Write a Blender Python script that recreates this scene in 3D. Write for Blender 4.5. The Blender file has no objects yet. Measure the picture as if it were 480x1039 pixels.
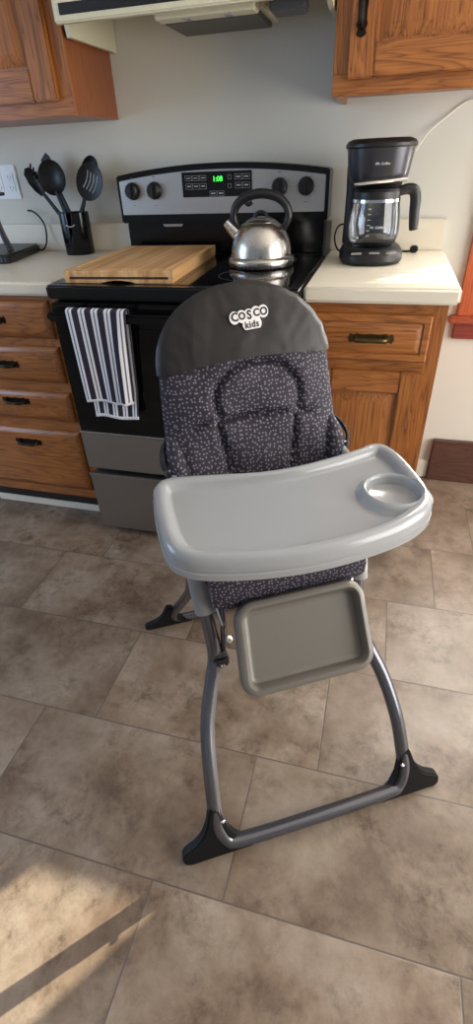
import bpy, bmesh, math, random
from mathutils import Vector, Matrix
random.seed(7)
PI = math.pi
COL = bpy.context.scene.collection
R = math.radians

# ------------------------------------------------------------------ materials
def lin(c):
    return tuple(((v/255)/12.92 if v/255 <= .04045 else ((v/255+.055)/1.055)**2.4) for v in c)
def newmat(name):
    m = bpy.data.materials.new(name); m.use_nodes = True
    nt = m.node_tree; b = nt.nodes['Principled BSDF']
    return m, nt, b
def N(nt, t, **k):
    n = nt.nodes.new(t)
    for a, v in k.items():
        if a.startswith('i_'):
            n.inputs[a[2:].replace('_', ' ')].default_value = v
        else: setattr(n, a, v)
    return n
def L(nt, a, b): nt.links.new(a, b)
def coords(nt, scale=(1,1,1), rnd=False, kind='Object', loc=(0,0,0), rot=(0,0,0)):
    tc = N(nt, 'ShaderNodeTexCoord'); mp = N(nt, 'ShaderNodeMapping')
    mp.inputs['Scale'].default_value = scale; mp.inputs['Location'].default_value = loc; mp.inputs['Rotation'].default_value = rot
    src = tc.outputs[kind]
    if rnd:
        oi = N(nt, 'ShaderNodeObjectInfo'); ad = N(nt, 'ShaderNodeVectorMath', operation='ADD')
        ml = N(nt, 'ShaderNodeVectorMath', operation='SCALE'); cb = N(nt, 'ShaderNodeCombineXYZ')
        L(nt, oi.outputs['Random'], cb.inputs[0]); L(nt, oi.outputs['Random'], cb.inputs[1]); L(nt, oi.outputs['Random'], cb.inputs[2])
        L(nt, cb.outputs[0], ml.inputs[0]); ml.inputs['Scale'].default_value = 7.
        L(nt, src, ad.inputs[0]); L(nt, ml.outputs[0], ad.inputs[1]); src = ad.outputs[0]
    L(nt, src, mp.inputs[0]); return mp.outputs[0]
def ramp(nt, stops, fac):
    r = N(nt, 'ShaderNodeValToRGB'); e = r.color_ramp.elements
    while len(e) < len(stops): e.new(.5)
    for i, (p, c) in enumerate(stops):
        e[i].position = p; e[i].color = (*c, 1)
    L(nt, fac, r.inputs[0]); return r.outputs[0]
def bump(nt, b, h, s=.2, d=.002):
    bp = N(nt, 'ShaderNodeBump'); bp.inputs['Strength'].default_value = s; bp.inputs['Distance'].default_value = d
    L(nt, h, bp.inputs['Height']); L(nt, bp.outputs[0], b.inputs['Normal'])
def plain(name, c, rough=.5, metal=0, spec=.5, noise=0, nscale=300, coat=0, emis=None, estr=0):
    m, nt, b = newmat(name)
    b.inputs['Base Color'].default_value = (*lin(c), 1); b.inputs['Roughness'].default_value = rough
    b.inputs['Metallic'].default_value = metal; b.inputs['Specular IOR Level'].default_value = spec
    b.inputs['Coat Weight'].default_value = coat
    if noise:
        n = N(nt, 'ShaderNodeTexNoise'); n.inputs['Scale'].default_value = nscale; n.inputs['Detail'].default_value = 3
        L(nt, coords(nt), n.inputs['Vector']); bump(nt, b, n.outputs[0], noise, .001)
        r = N(nt, 'ShaderNodeMapRange'); r.inputs['To Min'].default_value = max(0, rough-.06); r.inputs['To Max'].default_value = rough+.06
        L(nt, n.outputs[0], r.inputs[0]); L(nt, r.outputs[0], b.inputs['Roughness'])
    if emis:
        b.inputs['Emission Color'].default_value = (*lin(emis), 1); b.inputs['Emission Strength'].default_value = estr
    return m
def wood(name, axis, dark, mid, light, rough=.38, freq=1.0, coat=.25):
    """oak with open grain running along axis"""
    m, nt, b = newmat(name)
    sc = [16*freq]*3; sc['xyz'.index(axis)] = 1.3*freq
    v = coords(nt, sc, rnd=True)
    n1 = N(nt, 'ShaderNodeTexNoise'); n1.inputs['Scale'].default_value = 1.0; n1.inputs['Detail'].default_value = 3; n1.inputs['Distortion'].default_value = .5
    L(nt, v, n1.inputs['Vector'])
    # contour lines of a stretched noise read as cathedral grain
    mu = N(nt, 'ShaderNodeMath', operation='MULTIPLY'); mu.inputs[1].default_value = 15.
    L(nt, n1.outputs[0], mu.inputs[0])
    fr = N(nt, 'ShaderNodeMath', operation='FRACT'); L(nt, mu.outputs[0], fr.inputs[0])
    sc2 = [420]*3; sc2['xyz'.index(axis)] = 9
    n2 = N(nt, 'ShaderNodeTexNoise'); n2.inputs['Scale'].default_value = 1.; n2.inputs['Detail'].default_value = 2
    L(nt, coords(nt, sc2, rnd=True), n2.inputs['Vector'])
    c1 = ramp(nt, [(0, lin(dark)), (.22, lin(mid)), (.7, lin(light)), (1, lin(mid))], fr.outputs[0])
    c2 = ramp(nt, [(.35, lin([x*.82 for x in mid])), (.6, lin(light))], n2.outputs[0])
    mx = N(nt, 'ShaderNodeMix', data_type='RGBA', blend_type='MIX'); mx.inputs[0].default_value = .42
    L(nt, c1, mx.inputs[6]); L(nt, c2, mx.inputs[7]); L(nt, mx.outputs[2], b.inputs['Base Color'])
    b.inputs['Roughness'].default_value = rough; b.inputs['Coat Weight'].default_value = coat; b.inputs['Coat Roughness'].default_value = .3
    bump(nt, b, n2.outputs[0], .12, .0008)
    return m
OD, OM, OL = (74,37,15), (142,82,36), (174,110,54)
oakH = wood('oak_horizontal', 'x', OD, OM, OL)
oakV = wood('oak_vertical', 'z', OD, OM, OL)
oakS = wood('oak_side_panel', 'z', (116,62,30), (138,76,38), (148,84,44), freq=.6)
redwood = wood('window_wood', 'z', (140,62,34), (178,88,50), (192,102,60), freq=.8)
redwoodH = wood('window_wood_horizontal', 'x', (120,50,34), (158,74,48), (172,88,56), freq=.8)
darkboard = wood('dark_baseboard_wood', 'x', (42,24,18), (76,46,36), (96,62,50), rough=.5, freq=1.4)

def bamboo_mat():
    m, nt, b = newmat('bamboo')
    v = coords(nt, (55, 1.5, 20))
    n = N(nt, 'ShaderNodeTexNoise'); n.inputs['Scale'].default_value = 1; n.inputs['Detail'].default_value = 4
    L(nt, v, n.inputs['Vector'])
    c = ramp(nt, [(.3, lin((176,128,80))), (.5, lin((205,160,108))), (.68, lin((222,184,134)))], n.outputs[0])
    L(nt, c, b.inputs['Base Color']); b.inputs['Roughness'].default_value = .42
    return m
bamboo = bamboo_mat()

def floor_mat():
    m, nt, b = newmat('stone_tile_floor')
    tc = N(nt, 'ShaderNodeTexCoord'); sp = N(nt, 'ShaderNodeSeparateXYZ'); L(nt, tc.outputs['Object'], sp.inputs[0])
    def M(op, a, c=None, d=None):
        n = N(nt, 'ShaderNodeMath', operation=op)
        for i, q in enumerate((a, c, d)):
            if q is None: continue
            if isinstance(q, (int, float)): n.inputs[i].default_value = q
            else: L(nt, q, n.inputs[i])
        return n.outputs[0]
    T, W = .3034, .5923
    ry = M('DIVIDE', M('SUBTRACT', -.5338, sp.outputs['Y']), T)      # row 0 spans y -.534 .. -.837
    row = M('FLOOR', ry); fy = M('FRACT', ry)
    ux = M('DIVIDE', M('ADD', M('SUBTRACT', sp.outputs['X'], 1.2588), M('MULTIPLY', row, .1495)), W)
    cx = M('FLOOR', ux); fx = M('FRACT', ux)
    dx = M('MULTIPLY', M('MINIMUM', fx, M('SUBTRACT', 1, fx)), W)
    dy = M('MULTIPLY', M('MINIMUM', fy, M('SUBTRACT', 1, fy)), T)
    d = M('MINIMUM', dx, dy)
    grout = N(nt, 'ShaderNodeMapRange'); grout.inputs['From Min'].default_value = .0009; grout.inputs['From Max'].default_value = .0022
    L(nt, d, grout.inputs[0])
    cb = N(nt, 'ShaderNodeCombineXYZ'); L(nt, cx, cb.inputs[0]); L(nt, row, cb.inputs[1])
    wn = N(nt, 'ShaderNodeTexWhiteNoise'); L(nt, cb.outputs[0], wn.inputs['Vector'])
    sc = N(nt, 'ShaderNodeVectorMath', operation='SCALE'); sc.inputs['Scale'].default_value = 9.; L(nt, wn.outputs['Color'], sc.inputs[0])
    ad = N(nt, 'ShaderNodeVectorMath', operation='ADD'); L(nt, tc.outputs['Object'], ad.inputs[0]); L(nt, sc.outputs[0], ad.inputs[1])
    n1 = N(nt, 'ShaderNodeTexNoise'); n1.inputs['Scale'].default_value = 4.2; n1.inputs['Detail'].default_value = 7; n1.inputs['Roughness'].default_value = .66; n1.inputs['Distortion'].default_value = .15
    L(nt, ad.outputs[0], n1.inputs['Vector'])
    n2 = N(nt, 'ShaderNodeTexNoise'); n2.inputs['Scale'].default_value = 22; n2.inputs['Detail'].default_value = 10; n2.inputs['Roughness'].default_value = .8; n2.inputs['Distortion'].default_value = .25
    L(nt, ad.outputs[0], n2.inputs['Vector'])
    n3 = N(nt, 'ShaderNodeTexNoise'); n3.inputs['Scale'].default_value = 7; n3.inputs['Detail'].default_value = 3
    L(nt, ad.outputs[0], n3.inputs['Vector'])
    base = ramp(nt, [(.28, lin((88,70,57))), (.43, lin((114,96,80))), (.56, lin((134,119,104))), (.72, lin((150,138,125)))], n1.outputs[0])
    fine = ramp(nt, [(.36, (.42,.39,.37)), (.45, (.80,.77,.74)), (.53, (1,1,1)), (.66, (1.22,1.23,1.24))], n2.outputs[0])
    msk = ramp(nt, [(.40, (.25,.25,.25)), (.58, (1,1,1))], n3.outputs[0])
    mx = N(nt, 'ShaderNodeMix', data_type='RGBA', blend_type='MULTIPLY'); L(nt, msk, mx.inputs[0]); L(nt, base, mx.inputs[6]); L(nt, fine, mx.inputs[7])
    tv = N(nt, 'ShaderNodeMapRange'); tv.inputs['To Min'].default_value = .9; tv.inputs['To Max'].default_value = 1.1; L(nt, wn.outputs['Value'], tv.inputs[0])
    t2 = N(nt, 'ShaderNodeVectorMath', operation='SCALE'); L(nt, mx.outputs[2], t2.inputs[0]); L(nt, tv.outputs[0], t2.inputs['Scale'])
    gx = N(nt, 'ShaderNodeMix', data_type='RGBA'); L(nt, grout.outputs[0], gx.inputs[0]); gx.inputs[6].default_value = (*lin((88,76,68)), 1); L(nt, t2.outputs[0], gx.inputs[7])
    L(nt, gx.outputs[2], b.inputs['Base Color'])
    rr = N(nt, 'ShaderNodeMapRange'); rr.inputs['To Min'].default_value = .28; rr.inputs['To Max'].default_value = .52; L(nt, n2.outputs[0], rr.inputs[0])
    L(nt, rr.outputs[0], b.inputs['Roughness'])
    hh = M('ADD', M('MULTIPLY', grout.outputs[0], 1.0), M('MULTIPLY', n2.outputs[0], .35))
    bump(nt, b, hh, .35, .0015)
    return m

def wall_mat(name, c):
    m, nt, b = newmat(name)
    n = N(nt, 'ShaderNodeTexNoise'); n.inputs['Scale'].default_value = 160; n.inputs['Detail'].default_value = 4
    L(nt, coords(nt), n.inputs['Vector'])
    b.inputs['Base Color'].default_value = (*lin(c), 1); b.inputs['Roughness'].default_value = .8
    bump(nt, b, n.outputs[0], .08, .001)
    return m

def dot_fabric():
    m, nt, b = newmat('dotted_navy_fabric')
    v = coords(nt, (1,1,1), rot=(-PI/2,0,0))
    vo = N(nt, 'ShaderNodeTexVoronoi', voronoi_dimensions='2D'); vo.inputs['Scale'].default_value = 128; vo.inputs['Randomness'].default_value = .7
    L(nt, v, vo.inputs['Vector'])
    c = ramp(nt, [(0, lin((128,120,138))), (.18, lin((108,100,118))), (.27, lin((31,26,38))), (1, lin((25,21,32)))], vo.outputs['Distance'])
    L(nt, c, b.inputs['Base Color']); b.inputs['Roughness'].default_value = .72
    n = N(nt, 'ShaderNodeTexNoise'); n.inputs['Scale'].default_value = 38; n.inputs['Detail'].default_value = 3
    L(nt, v, n.inputs['Vector']); bump(nt, b, n.outputs[0], .5, .006)
    return m
def nylon():
    m, nt, b = newmat('charcoal_nylon')
    b.inputs['Base Color'].default_value = (*lin((30,26,26)), 1); b.inputs['Roughness'].default_value = .46; b.inputs['Specular IOR Level'].default_value = .4
    n = N(nt, 'ShaderNodeTexNoise'); n.inputs['Scale'].default_value = 9; n.inputs['Detail'].default_value = 2; n.inputs['Distortion'].default_value = .4
    L(nt, coords(nt, (1.3,1.3,.7)), n.inputs['Vector']); bump(nt, b, n.outputs[0], .55, .015)
    return m
def towel_mat():
    m, nt, b = newmat('striped_terry')
    tc = N(nt, 'ShaderNodeTexCoord'); sp = N(nt, 'ShaderNodeSeparateXYZ'); L(nt, tc.outputs['UV'], sp.inputs[0])
    mu = N(nt, 'ShaderNodeMath', operation='MULTIPLY'); mu.inputs[1].default_value = 1.0; L(nt, sp.outputs['X'], mu.inputs[0])
    fr = N(nt, 'ShaderNodeMath', operation='FRACT'); L(nt, mu.outputs[0], fr.inputs[0])
    W_, G_, D_ = lin((224,224,228)), lin((98,100,118)), lin((40,33,48))
    r = N(nt, 'ShaderNodeValToRGB'); r.color_ramp.interpolation = 'CONSTANT'; e = r.color_ramp.elements
    st = [(0, W_), (.17, G_), (.27, W_), (.47, D_), (.97, W_)]
    while len(e) < len(st): e.new(.5)
    for i, (p, c) in enumerate(st): e[i].position = p; e[i].color = (*c, 1)
    L(nt, fr.outputs[0], r.inputs[0])
    # white hem rows
    hy = N(nt, 'ShaderNodeMath', operation='LESS_THAN'); hy.inputs[1].default_value = .03; L(nt, sp.outputs['Y'], hy.inputs[0])
    mx = N(nt, 'ShaderNodeMix', data_type='RGBA'); L(nt, hy.outputs[0], mx.inputs[0]); L(nt, r.outputs[0], mx.inputs[6]); mx.inputs[7].default_value = (*W_, 1)
    L(nt, mx.outputs[2], b.inputs['Base Color']); b.inputs['Roughness'].default_value = .95
    n = N(nt, 'ShaderNodeTexNoise'); n.inputs['Scale'].default_value = 500; L(nt, coords(nt), n.inputs['Vector']); bump(nt, b, n.outputs[0], .5, .002)
    return m
def brushed(name, c, axis='x', rough=.3):
    m, nt, b = newmat(name)
    s = [700]*3; s['xyz'.index(axis)] = 6
    n = N(nt, 'ShaderNodeTexNoise'); n.inputs['Scale'].default_value = 1; L(nt, coords(nt, s), n.inputs['Vector'])
    b.inputs['Base Color'].default_value = (*lin(c), 1); b.inputs['Metallic'].default_value = 1
    r = N(nt, 'ShaderNodeMapRange'); r.inputs['To Min'].default_value = rough-.07; r.inputs['To Max'].default_value = rough+.1
    L(nt, n.outputs[0], r.inputs[0]); L(nt, r.outputs[0], b.inputs['Roughness']); bump(nt, b, n.outputs[0], .05, .0004)
    return m
def thinglass(name, tint=(235,240,245), refl=.12):
    m, nt, b = newmat(name); out = nt.nodes['Material Output']; nt.nodes.remove(b)
    t = N(nt, 'ShaderNodeBsdfTransparent'); t.inputs[0].default_value = (*lin(tint), 1)
    g = N(nt, 'ShaderNodeBsdfGlossy'); g.inputs['Roughness'].default_value = .03
    lw = N(nt, 'ShaderNodeLayerWeight'); lw.inputs[0].default_value = .25
    ma = N(nt, 'ShaderNodeMath', operation='MULTIPLY_ADD'); ma.inputs[1].default_value = .7; ma.inputs[2].default_value = refl*.5; L(nt, lw.outputs['Fresnel'], ma.inputs[0])
    mx = N(nt, 'ShaderNodeMixShader'); L(nt, ma.outputs[0], mx.inputs[0]); L(nt, t.outputs[0], mx.inputs[1]); L(nt, g.outputs[0], mx.inputs[2]); L(nt, mx.outputs[0], out.inputs[0])
    return m
laminate = plain('cream_laminate', (226,217,198), .35, noise=.03)
enamel = plain('black_enamel', (10,10,11), .16, spec=.32)
blackglass = plain('black_glass', (5,5,6), .06, spec=.4)
blackmatte = plain('black_plastic', (20,20,21), .42, noise=.05)
rubber = plain('black_rubber', (8,8,9), .6, spec=.3, noise=.1)
steel = brushed('brushed_steel', (176,174,170), 'x', .34)
steeldark = brushed('brushed_steel_door', (156,151,146), 'x', .42)
kettlesteel = brushed('kettle_steel', (196,192,186), 'z', .24)
chrome = plain('chrome', (210,210,212), .12, metal=1)
panelsteel = brushed('panel_steel', (186,184,182), 'x', .4)
tubepaint = plain('silver_tube_paint', (106,106,112), .24, metal=.75)
trayplastic = plain('grey_tray_plastic', (152,154,156), .2, noise=.012, coat=.2)
footplastic = plain('grey_footrest_plastic', (104,99,92), .34, noise=.02)  # base grey darkened, with shade on the footrest put into the colour
sleeveplastic = plain('grey_sleeve_plastic', (132,132,134), .38)
creampaint = plain('cream_enamel', (214,208,180), .35)
whiteplastic = plain('white_plastic', (232,232,230), .35)
whitepaint = plain('white_trim_paint', (224,218,204), .5)
bronze = plain('antique_bronze', (46,38,30), .38, metal=.8, noise=.2, nscale=400)
brass = plain('aged_brass', (96,80,50), .36, metal=.9, noise=.2, nscale=400)
darkmetal = plain('gunmetal_band', (74,74,80), .3, metal=.7)
meshgrey = plain('grease_filter', (92,88,80), .5, metal=.6, noise=.6, nscale=250)
lamplens = plain('lamp_lens', (150,146,132), .4)
greenled = plain('green_led', (20,60,20), .5, emis=(70,240,80), estr=1.6)
printgrey = plain('printed_grey', (150,150,152), .5)
printwhite = plain('printed_white', (226,222,222), .5)
printdark = plain('printed_dark', (48,46,50), .5)
cordwhite = plain('white_cord', (222,218,208), .5)
webbing = plain('black_webbing', (26,25,28), .8, noise=.3, nscale=600)
dotfab = dot_fabric(); nyl = nylon(); towelm = towel_mat(); glass = thinglass('carafe_glass'); pane = thinglass('window_glass', (250,252,252), .05)

# ------------------------------------------------------------------ mesh helpers
class MB:
    def __init__(s): s.bm = bmesh.new()
    def box(s, x0, x1, y0, y1, z0, z1, bev=0, seg=2):
        t = bmesh.new(); bmesh.ops.create_cube(t, size=1)
        for v in t.verts: v.co = Vector(((x0+x1)/2+v.co.x*(x1-x0), (y0+y1)/2+v.co.y*(y1-y0), (z0+z1)/2+v.co.z*(z1-z0)))
        if bev: bmesh.ops.bevel(t, geom=t.edges[:], offset=bev, segments=seg, affect='EDGES', clamp_overlap=True)
        s.join(t); return s
    def join(s, t, mat=None):
        if mat is not None: t.transform(mat)
        me = bpy.data.meshes.new('tmp'); t.to_mesh(me); t.free(); s.bm.from_mesh(me); bpy.data.meshes.remove(me); return s
    def loops(s, ls, close=True, cap0=False, cap1=False):
        vs = [[s.bm.verts.new(p) for p in l] for l in ls]; n = len(ls[0])
        for a, b in zip(vs[:-1], vs[1:]):
            for i in range(n if close else n-1):
                j = (i+1) % n
                try: s.bm.faces.new((a[i], a[j], b[j], b[i]))
                except ValueError: pass
        if cap0: s.bm.faces.new(list(reversed(vs[0])))
        if cap1: s.bm.faces.new(vs[-1])
        return s
    def tube(s, pts, r, seg=12, sub=6, smooth=True, closed=False, flat=1.0, cap=True):
        P = [Vector(p) for p in pts]
        if smooth and len(P) > 2: P = catmull(P, sub, closed)
        n = len(P); T = []
        for i in range(n):
            a = P[(i-1) % n] if (closed or i > 0) else P[i]; b = P[(i+1) % n] if (closed or i < n-1) else P[i]
            T.append((b-a).normalized())
        ref = Vector((0,0,1)) if abs(T[0].z) < .9 else Vector((1,0,0))
        nr = (ref - T[0]*ref.dot(T[0])).normalized(); ls = []
        for i in range(n):
            nr = (nr - T[i]*nr.dot(T[i])).normalized(); bn = T[i].cross(nr)
            rr = r(i/(n-1)) if callable(r) else r
            ls.append([P[i] + nr*math.cos(a)*rr + bn*math.sin(a)*rr*flat for a in [2*PI*k/seg for k in range(seg)]])
        if closed: ls.append(ls[0]); s.loops(ls)
        else: s.loops(ls, cap0=cap, cap1=cap)
        return s
    def lathe(s, prof, c=(0,0,0), seg=32, sx=1, sy=1):
        ls = [[Vector((c[0]+r*math.cos(2*PI*k/seg)*sx, c[1]+r*math.sin(2*PI*k/seg)*sy, c[2]+z)) for k in range(seg)] for r, z in prof]
        s.loops(ls, cap0=prof[0][0] > 0, cap1=prof[-1][0] > 0); return s
    def prism(s, poly, fn, t0, t1, bev=0):
        """poly 2-D, fn(a,b,t) -> 3-D"""
        t = bmesh.new(); n = len(poly)
        A = [t.verts.new(fn(a, b, t0)) for a, b in poly]; B = [t.verts.new(fn(a, b, t1)) for a, b in poly]
        t.faces.new(A[::-1]); t.faces.new(B)
        for i in range(n): t.faces.new((A[i], A[(i+1) % n], B[(i+1) % n], B[i]))
        bmesh.ops.recalc_face_normals(t, faces=t.faces)
        if bev: bmesh.ops.bevel(t, geom=t.edges[:], offset=bev, segments=2, affect='EDGES', clamp_overlap=True)
        return s.join(t)
    def panel(s, x0, x1, z0, z1, prof, y):
        """front panel facing -y: prof list of (inset, protrusion)"""
        ls = [[Vector((x0+i, y-h, z0+i)), Vector((x1-i, y-h, z0+i)), Vector((x1-i, y-h, z1-i)), Vector((x0+i, y-h, z1-i))] for i, h in prof]
        s.loops(ls, cap0=True, cap1=True); return s
    def build(s, name, mat, parent=None, smooth=True, weld=True, origin=None):
        bm = s.bm
        if weld: bmesh.ops.remove_doubles(bm, verts=bm.verts, dist=1e-6)
        bmesh.ops.recalc_face_normals(bm, faces=bm.faces)
        if origin is not None:
            for v in bm.verts: v.co -= Vector(origin)
        me = bpy.data.meshes.new(name); bm.to_mesh(me); bm.free()
        if smooth:
            me.polygons.foreach_set('use_smooth', [True]*len(me.polygons))
            me.set_sharp_from_angle(angle=R(38))
        for m in (mat if isinstance(mat, (list, tuple)) else [mat]): me.materials.append(m)
        o = bpy.data.objects.new(name, me); COL.objects.link(o)
        if parent: o.parent = parent
        if origin is not None: o.location = origin
        return o
def catmull(P, sub=6, closed=False):
    out = []; n = len(P)
    for i in range(n if closed else n-1):
        g = (lambda k: P[k % n]) if closed else (lambda k: P[min(max(k, 0), n-1)])
        p0, p1, p2, p3 = g(i-1), g(i), g(i+1), g(i+2)
        for j in range(sub):
            t = j/sub
            out.append(.5*((2*p1)+(-p0+p2)*t+(2*p0-5*p1+4*p2-p3)*t*t+(-p0+3*p1-3*p2+p3)*t**3))
    if not closed: out.append(P[-1])
    return out
def inset(poly, d):
    n = len(poly); out = []
    for i in range(n):
        a = poly[i-1]; b = poly[(i+1) % n]; t = Vector((b[0]-a[0], b[1]-a[1])).normalized()
        out.append(Vector((poly[i][0]-t.y*d, poly[i][1]+t.x*d)))   # ccw polygon: inward = left
    return out
def inset_soft(poly, d):
    n_ = max(1, int(abs(d)/.003)); p = [Vector(q) for q in poly]
    for _ in range(n_):
        p = inset(p, d/n_)
        for _k in range(0 if abs(d) < .006 else (3 if d > .02 else 1)):
            p = [p[i]*.5+(p[i-1]+p[(i+1) % len(p)])*.25 for i in range(len(p))]
    return p
def rrect(w, h, r, n=6):
    pts = []
    for cx, cy, a0 in ((w-r, h-r, 0), (-w+r, h-r, 90), (-w+r, -h+r, 180), (w-r, -h+r, 270)):
        for k in range(n+1):
            a = R(a0+90*k/n); pts.append(Vector((cx+r*math.cos(a), cy+r*math.sin(a))))
    return pts
def tag(o, label=None, cat=None, group=None, kind=None):
    if label: o['label'] = label
    if cat: o['category'] = cat
    if group: o['group'] = group
    if kind: o['kind'] = kind
    return o
def thing(name, label, cat, loc=(0,0,0), rz=0, group=None):
    o = bpy.data.objects.new(name, None); COL.objects.link(o); o.location = loc; o.rotation_euler = (0,0,rz); o.empty_display_size = .05
    return tag(o, label, cat, group)
def struct(o): o['kind'] = 'structure'; return o
def text(name, body, size, mat, parent, M, offset=0, extrude=.0004, align='CENTER', shear=0, warp=None, spacing=1):
    c = bpy.data.curves.new(name, 'FONT'); c.body = body; c.size = size; c.align_x = align; c.align_y = 'CENTER'
    c.offset = offset; c.extrude = extrude; c.shear = shear; c.space_character = spacing; c.resolution_u = 3
    t = bpy.data.objects.new(name, c); COL.objects.link(t)
    dg = bpy.context.evaluated_depsgraph_get(); me = bpy.data.meshes.new_from_object(t.evaluated_get(dg))
    COL.objects.unlink(t); bpy.data.objects.remove(t); bpy.data.curves.remove(c)
    me.materials.clear(); me.materials.append(mat)
    if warp:
        bm = bmesh.new(); bm.from_mesh(me); bmesh.ops.triangulate(bm, faces=bm.faces)
        bmesh.ops.subdivide_edges(bm, edges=[e for e in bm.edges if e.calc_length() > size*.15], cuts=1)
        for v in bm.verts: v.co = warp(v.co)
        bm.to_mesh(me); bm.free()
    else: me.transform(M)
    o = bpy.data.objects.new(name, me); COL.objects.link(o)
    if parent: o.parent = parent
    return o
FRONT = Matrix(((1,0,0,0),(0,0,-1,0),(0,1,0,0),(0,0,0,1)))     # text plane xy -> world xz facing -y
def frontM(x, y, z): return Matrix.Translation((x, y, z)) @ FRONT

# ------------------------------------------------------------------ the room
XL, XR, YB, ZC = -2.2, 3.3, -4.3, 2.44
struct(MB().box(XL-.1, XR+.1, YB, .12, -.08, 0).build('floor', floor_mat(), smooth=False))
wallm = wall_mat('wall_paint', (214,212,201))
WX0, WX1, WZ0, WZ1 = 1.325, 2.075, .70, 1.98      # window opening
w = MB()
w.box(XL, WX0, 0, .12, 0, ZC).box(WX1, XR, 0, .12, 0, ZC).box(WX0, WX1, 0, .12, 0, WZ0).box(WX0, WX1, 0, .12, WZ1, ZC)
struct(w.build('wall_back', wallm, smooth=False))
struct(MB().box(XL-.1, XL, YB, -2.5, 0, ZC).box(XL-.1, XL, -1.1, .12, 0, ZC).box(XL-.1, XL, -2.5, -1.1, 0, .7).box(XL-.1, XL, -2.5, -1.1, 1.95, ZC).build('wall_left', wallm, smooth=False))
struct(MB().box(XR, XR+.1, -.45, .12, 0, ZC).box(XR, XR+.1, YB, -2.55, 0, ZC).box(XR, XR+.1, -2.55, -.45, 2.1, ZC).build('wall_right', wallm, smooth=False))
struct(MB().box(XL-.1, XR+.1, YB, .12, ZC, ZC+.08).build('ceiling', wall_mat('ceiling_paint', (235,233,228)), smooth=False))
# window with wooden casing
win = bpy.data.objects.new('window_1', None); COL.objects.link(win); win.location = (WX0, 0, WZ0); win['kind'] = 'structure'
def wpart(mb, name, mat): 
    o = mb.build(name, mat, win, origin=(WX0, 0, WZ0)); o.location = (0,0,0); return o
wpart(MB().box(1.247, WX0+.004, -.02, 0, WZ0+.0, WZ1+.08, .003).box(WX1-.004, WX1+.075, -.02, 0, WZ0, WZ1+.08, .003), 'casing', redwood)
wpart(MB().box(1.247, WX1+.075, -.022, 0, WZ1, WZ1+.085, .003), 'head_casing', redwoodH)
wpart(MB().box(1.222, WX1+.1, -.045, .08, WZ0-.024, WZ0, .006, 3), 'window_sill', redwoodH)
wpart(MB().box(1.247, WX1+.075, -.018, 0, WZ0-.084, WZ0-.024, .003), 'apron', wood('apron_wood', 'x', (96,34,26), (130,50,38), (142,60,46), rough=.5))
wpart(MB().box(WX0, WX0+.03, .05, .08, WZ0, WZ1).box(WX1-.03, WX1, .05, .08, WZ0, WZ1).box(WX0, WX1, .05, .08, WZ0, WZ0+.02).box(WX0, WX1, .05, .08, WZ1-.03, WZ1).box(1.708, 1.742, .05, .08, WZ0, WZ1), 'sash', redwood)
wpart(MB().box(WX0+.02, WX1-.02, .064, .067, WZ0+.01, WZ1-.01), 'window_pane', pane)
bl = MB(); z = .95
ca, sa = 1.0, 0.0
while z < WZ1-.05:
    ca, sa = (1, 0) if z < 1.165 else (math.cos(R(62)), math.sin(R(62)))  # upper slats tilted shut, shaped to keep the sun off the tray
    hw_ = .011 if z < 1.165 else .015; dy, dz = hw_*ca, hw_*sa
    bl.prism([(-dy, dz), (dy, -dz), (dy, -dz-.001), (-dy, dz-.001)], lambda a, b, t, z=z: Vector((t, .028+a, z+b)), WX0+.006, WX1-.006)
    z += .0245
bo = bl.build('window_blind', plain('blind_slat', (235,232,225), .5), smooth=False)
tag(bo, 'pale horizontal slatted blind hanging inside the wooden window frame', 'blind')
# baseboards
struct(MB().box(1.146, 1.262, -.014, 0, 0, .085, .004).build('baseboard_back', whitepaint))
struct(MB().box(1.262, 3.2, -.03, 0, 0, .192, .004).build('trim_1', darkboard))

# ------------------------------------------------------------------ cabinets
def handle(parent, x, y, z, w, mat, vertical=False):
    """ornate bar pull: backplate, two posts, swelling grip"""
    m = MB(); h = w/2; K = 1.45
    def f(a, b, d):    # a along, b across, d out
        b *= K; return Vector((x+(b if vertical else a), y-d, z+(a if vertical else b)))
    pts = [(-h,0),(-h+.006,.009),(-h+.016,.006),(-h+.024,.010),(-h+.034,.0075),(-.2*h,.0075),(0,.009),(.2*h,.0075),(h-.034,.0075),(h-.024,.010),(h-.016,.006),(h-.006,.009),(h,0)]
    poly = pts + [(a, -b) for a, b in reversed(pts[1:-1])]
    m.prism(poly, lambda a, b, t: f(a, b, t), 0, .003, .0008)
    m.tube([f(-h+.02, 0, .0), f(-h+.022, 0, .016), f(-h+.034, 0, .023), f(0, 0, .0255), f(h-.034, 0, .023), f(h-.022, 0, .016), f(h-.02, 0, .0)],
           lambda t: .0048+.0022*abs(math.cos(t*PI*3)), 8, 5)
    return m.build('handle', mat, parent)
DR = [(0,0),(0,.007),(.002,.010),(.020,.0195),(.023,.020)]
# lower left drawer cabinet (unit origin at its right front bottom corner)
cab = thing('base_cabinet', 'oak base cabinet of four stacked drawers left of the stove', 'cabinet')
MB().box(-.57, -.006, -.61, -.002, .10, .874).build('carcass', oakH, cab)
MB().box(-.57, -.006, -.56, -.54, .012, .10).build('toe_kick', plain('toe_kick_dark', (40,30,26), .7), cab)
MB().box(-.57, -.006, -.572, -.56, 0, .03, .003).build('toe_trim', whitepaint, cab)
for z0, z1, hz in ((.738,.858,.797),(.585,.711,.648),(.438,.549,.512),(.143,.397,.345)):
    d = MB().panel(-.51, -.05, z0, z1, DR, -.61).build('drawer', oakH, cab)
    handle(d, -.272, -.628, hz, .118, bronze)
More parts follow.
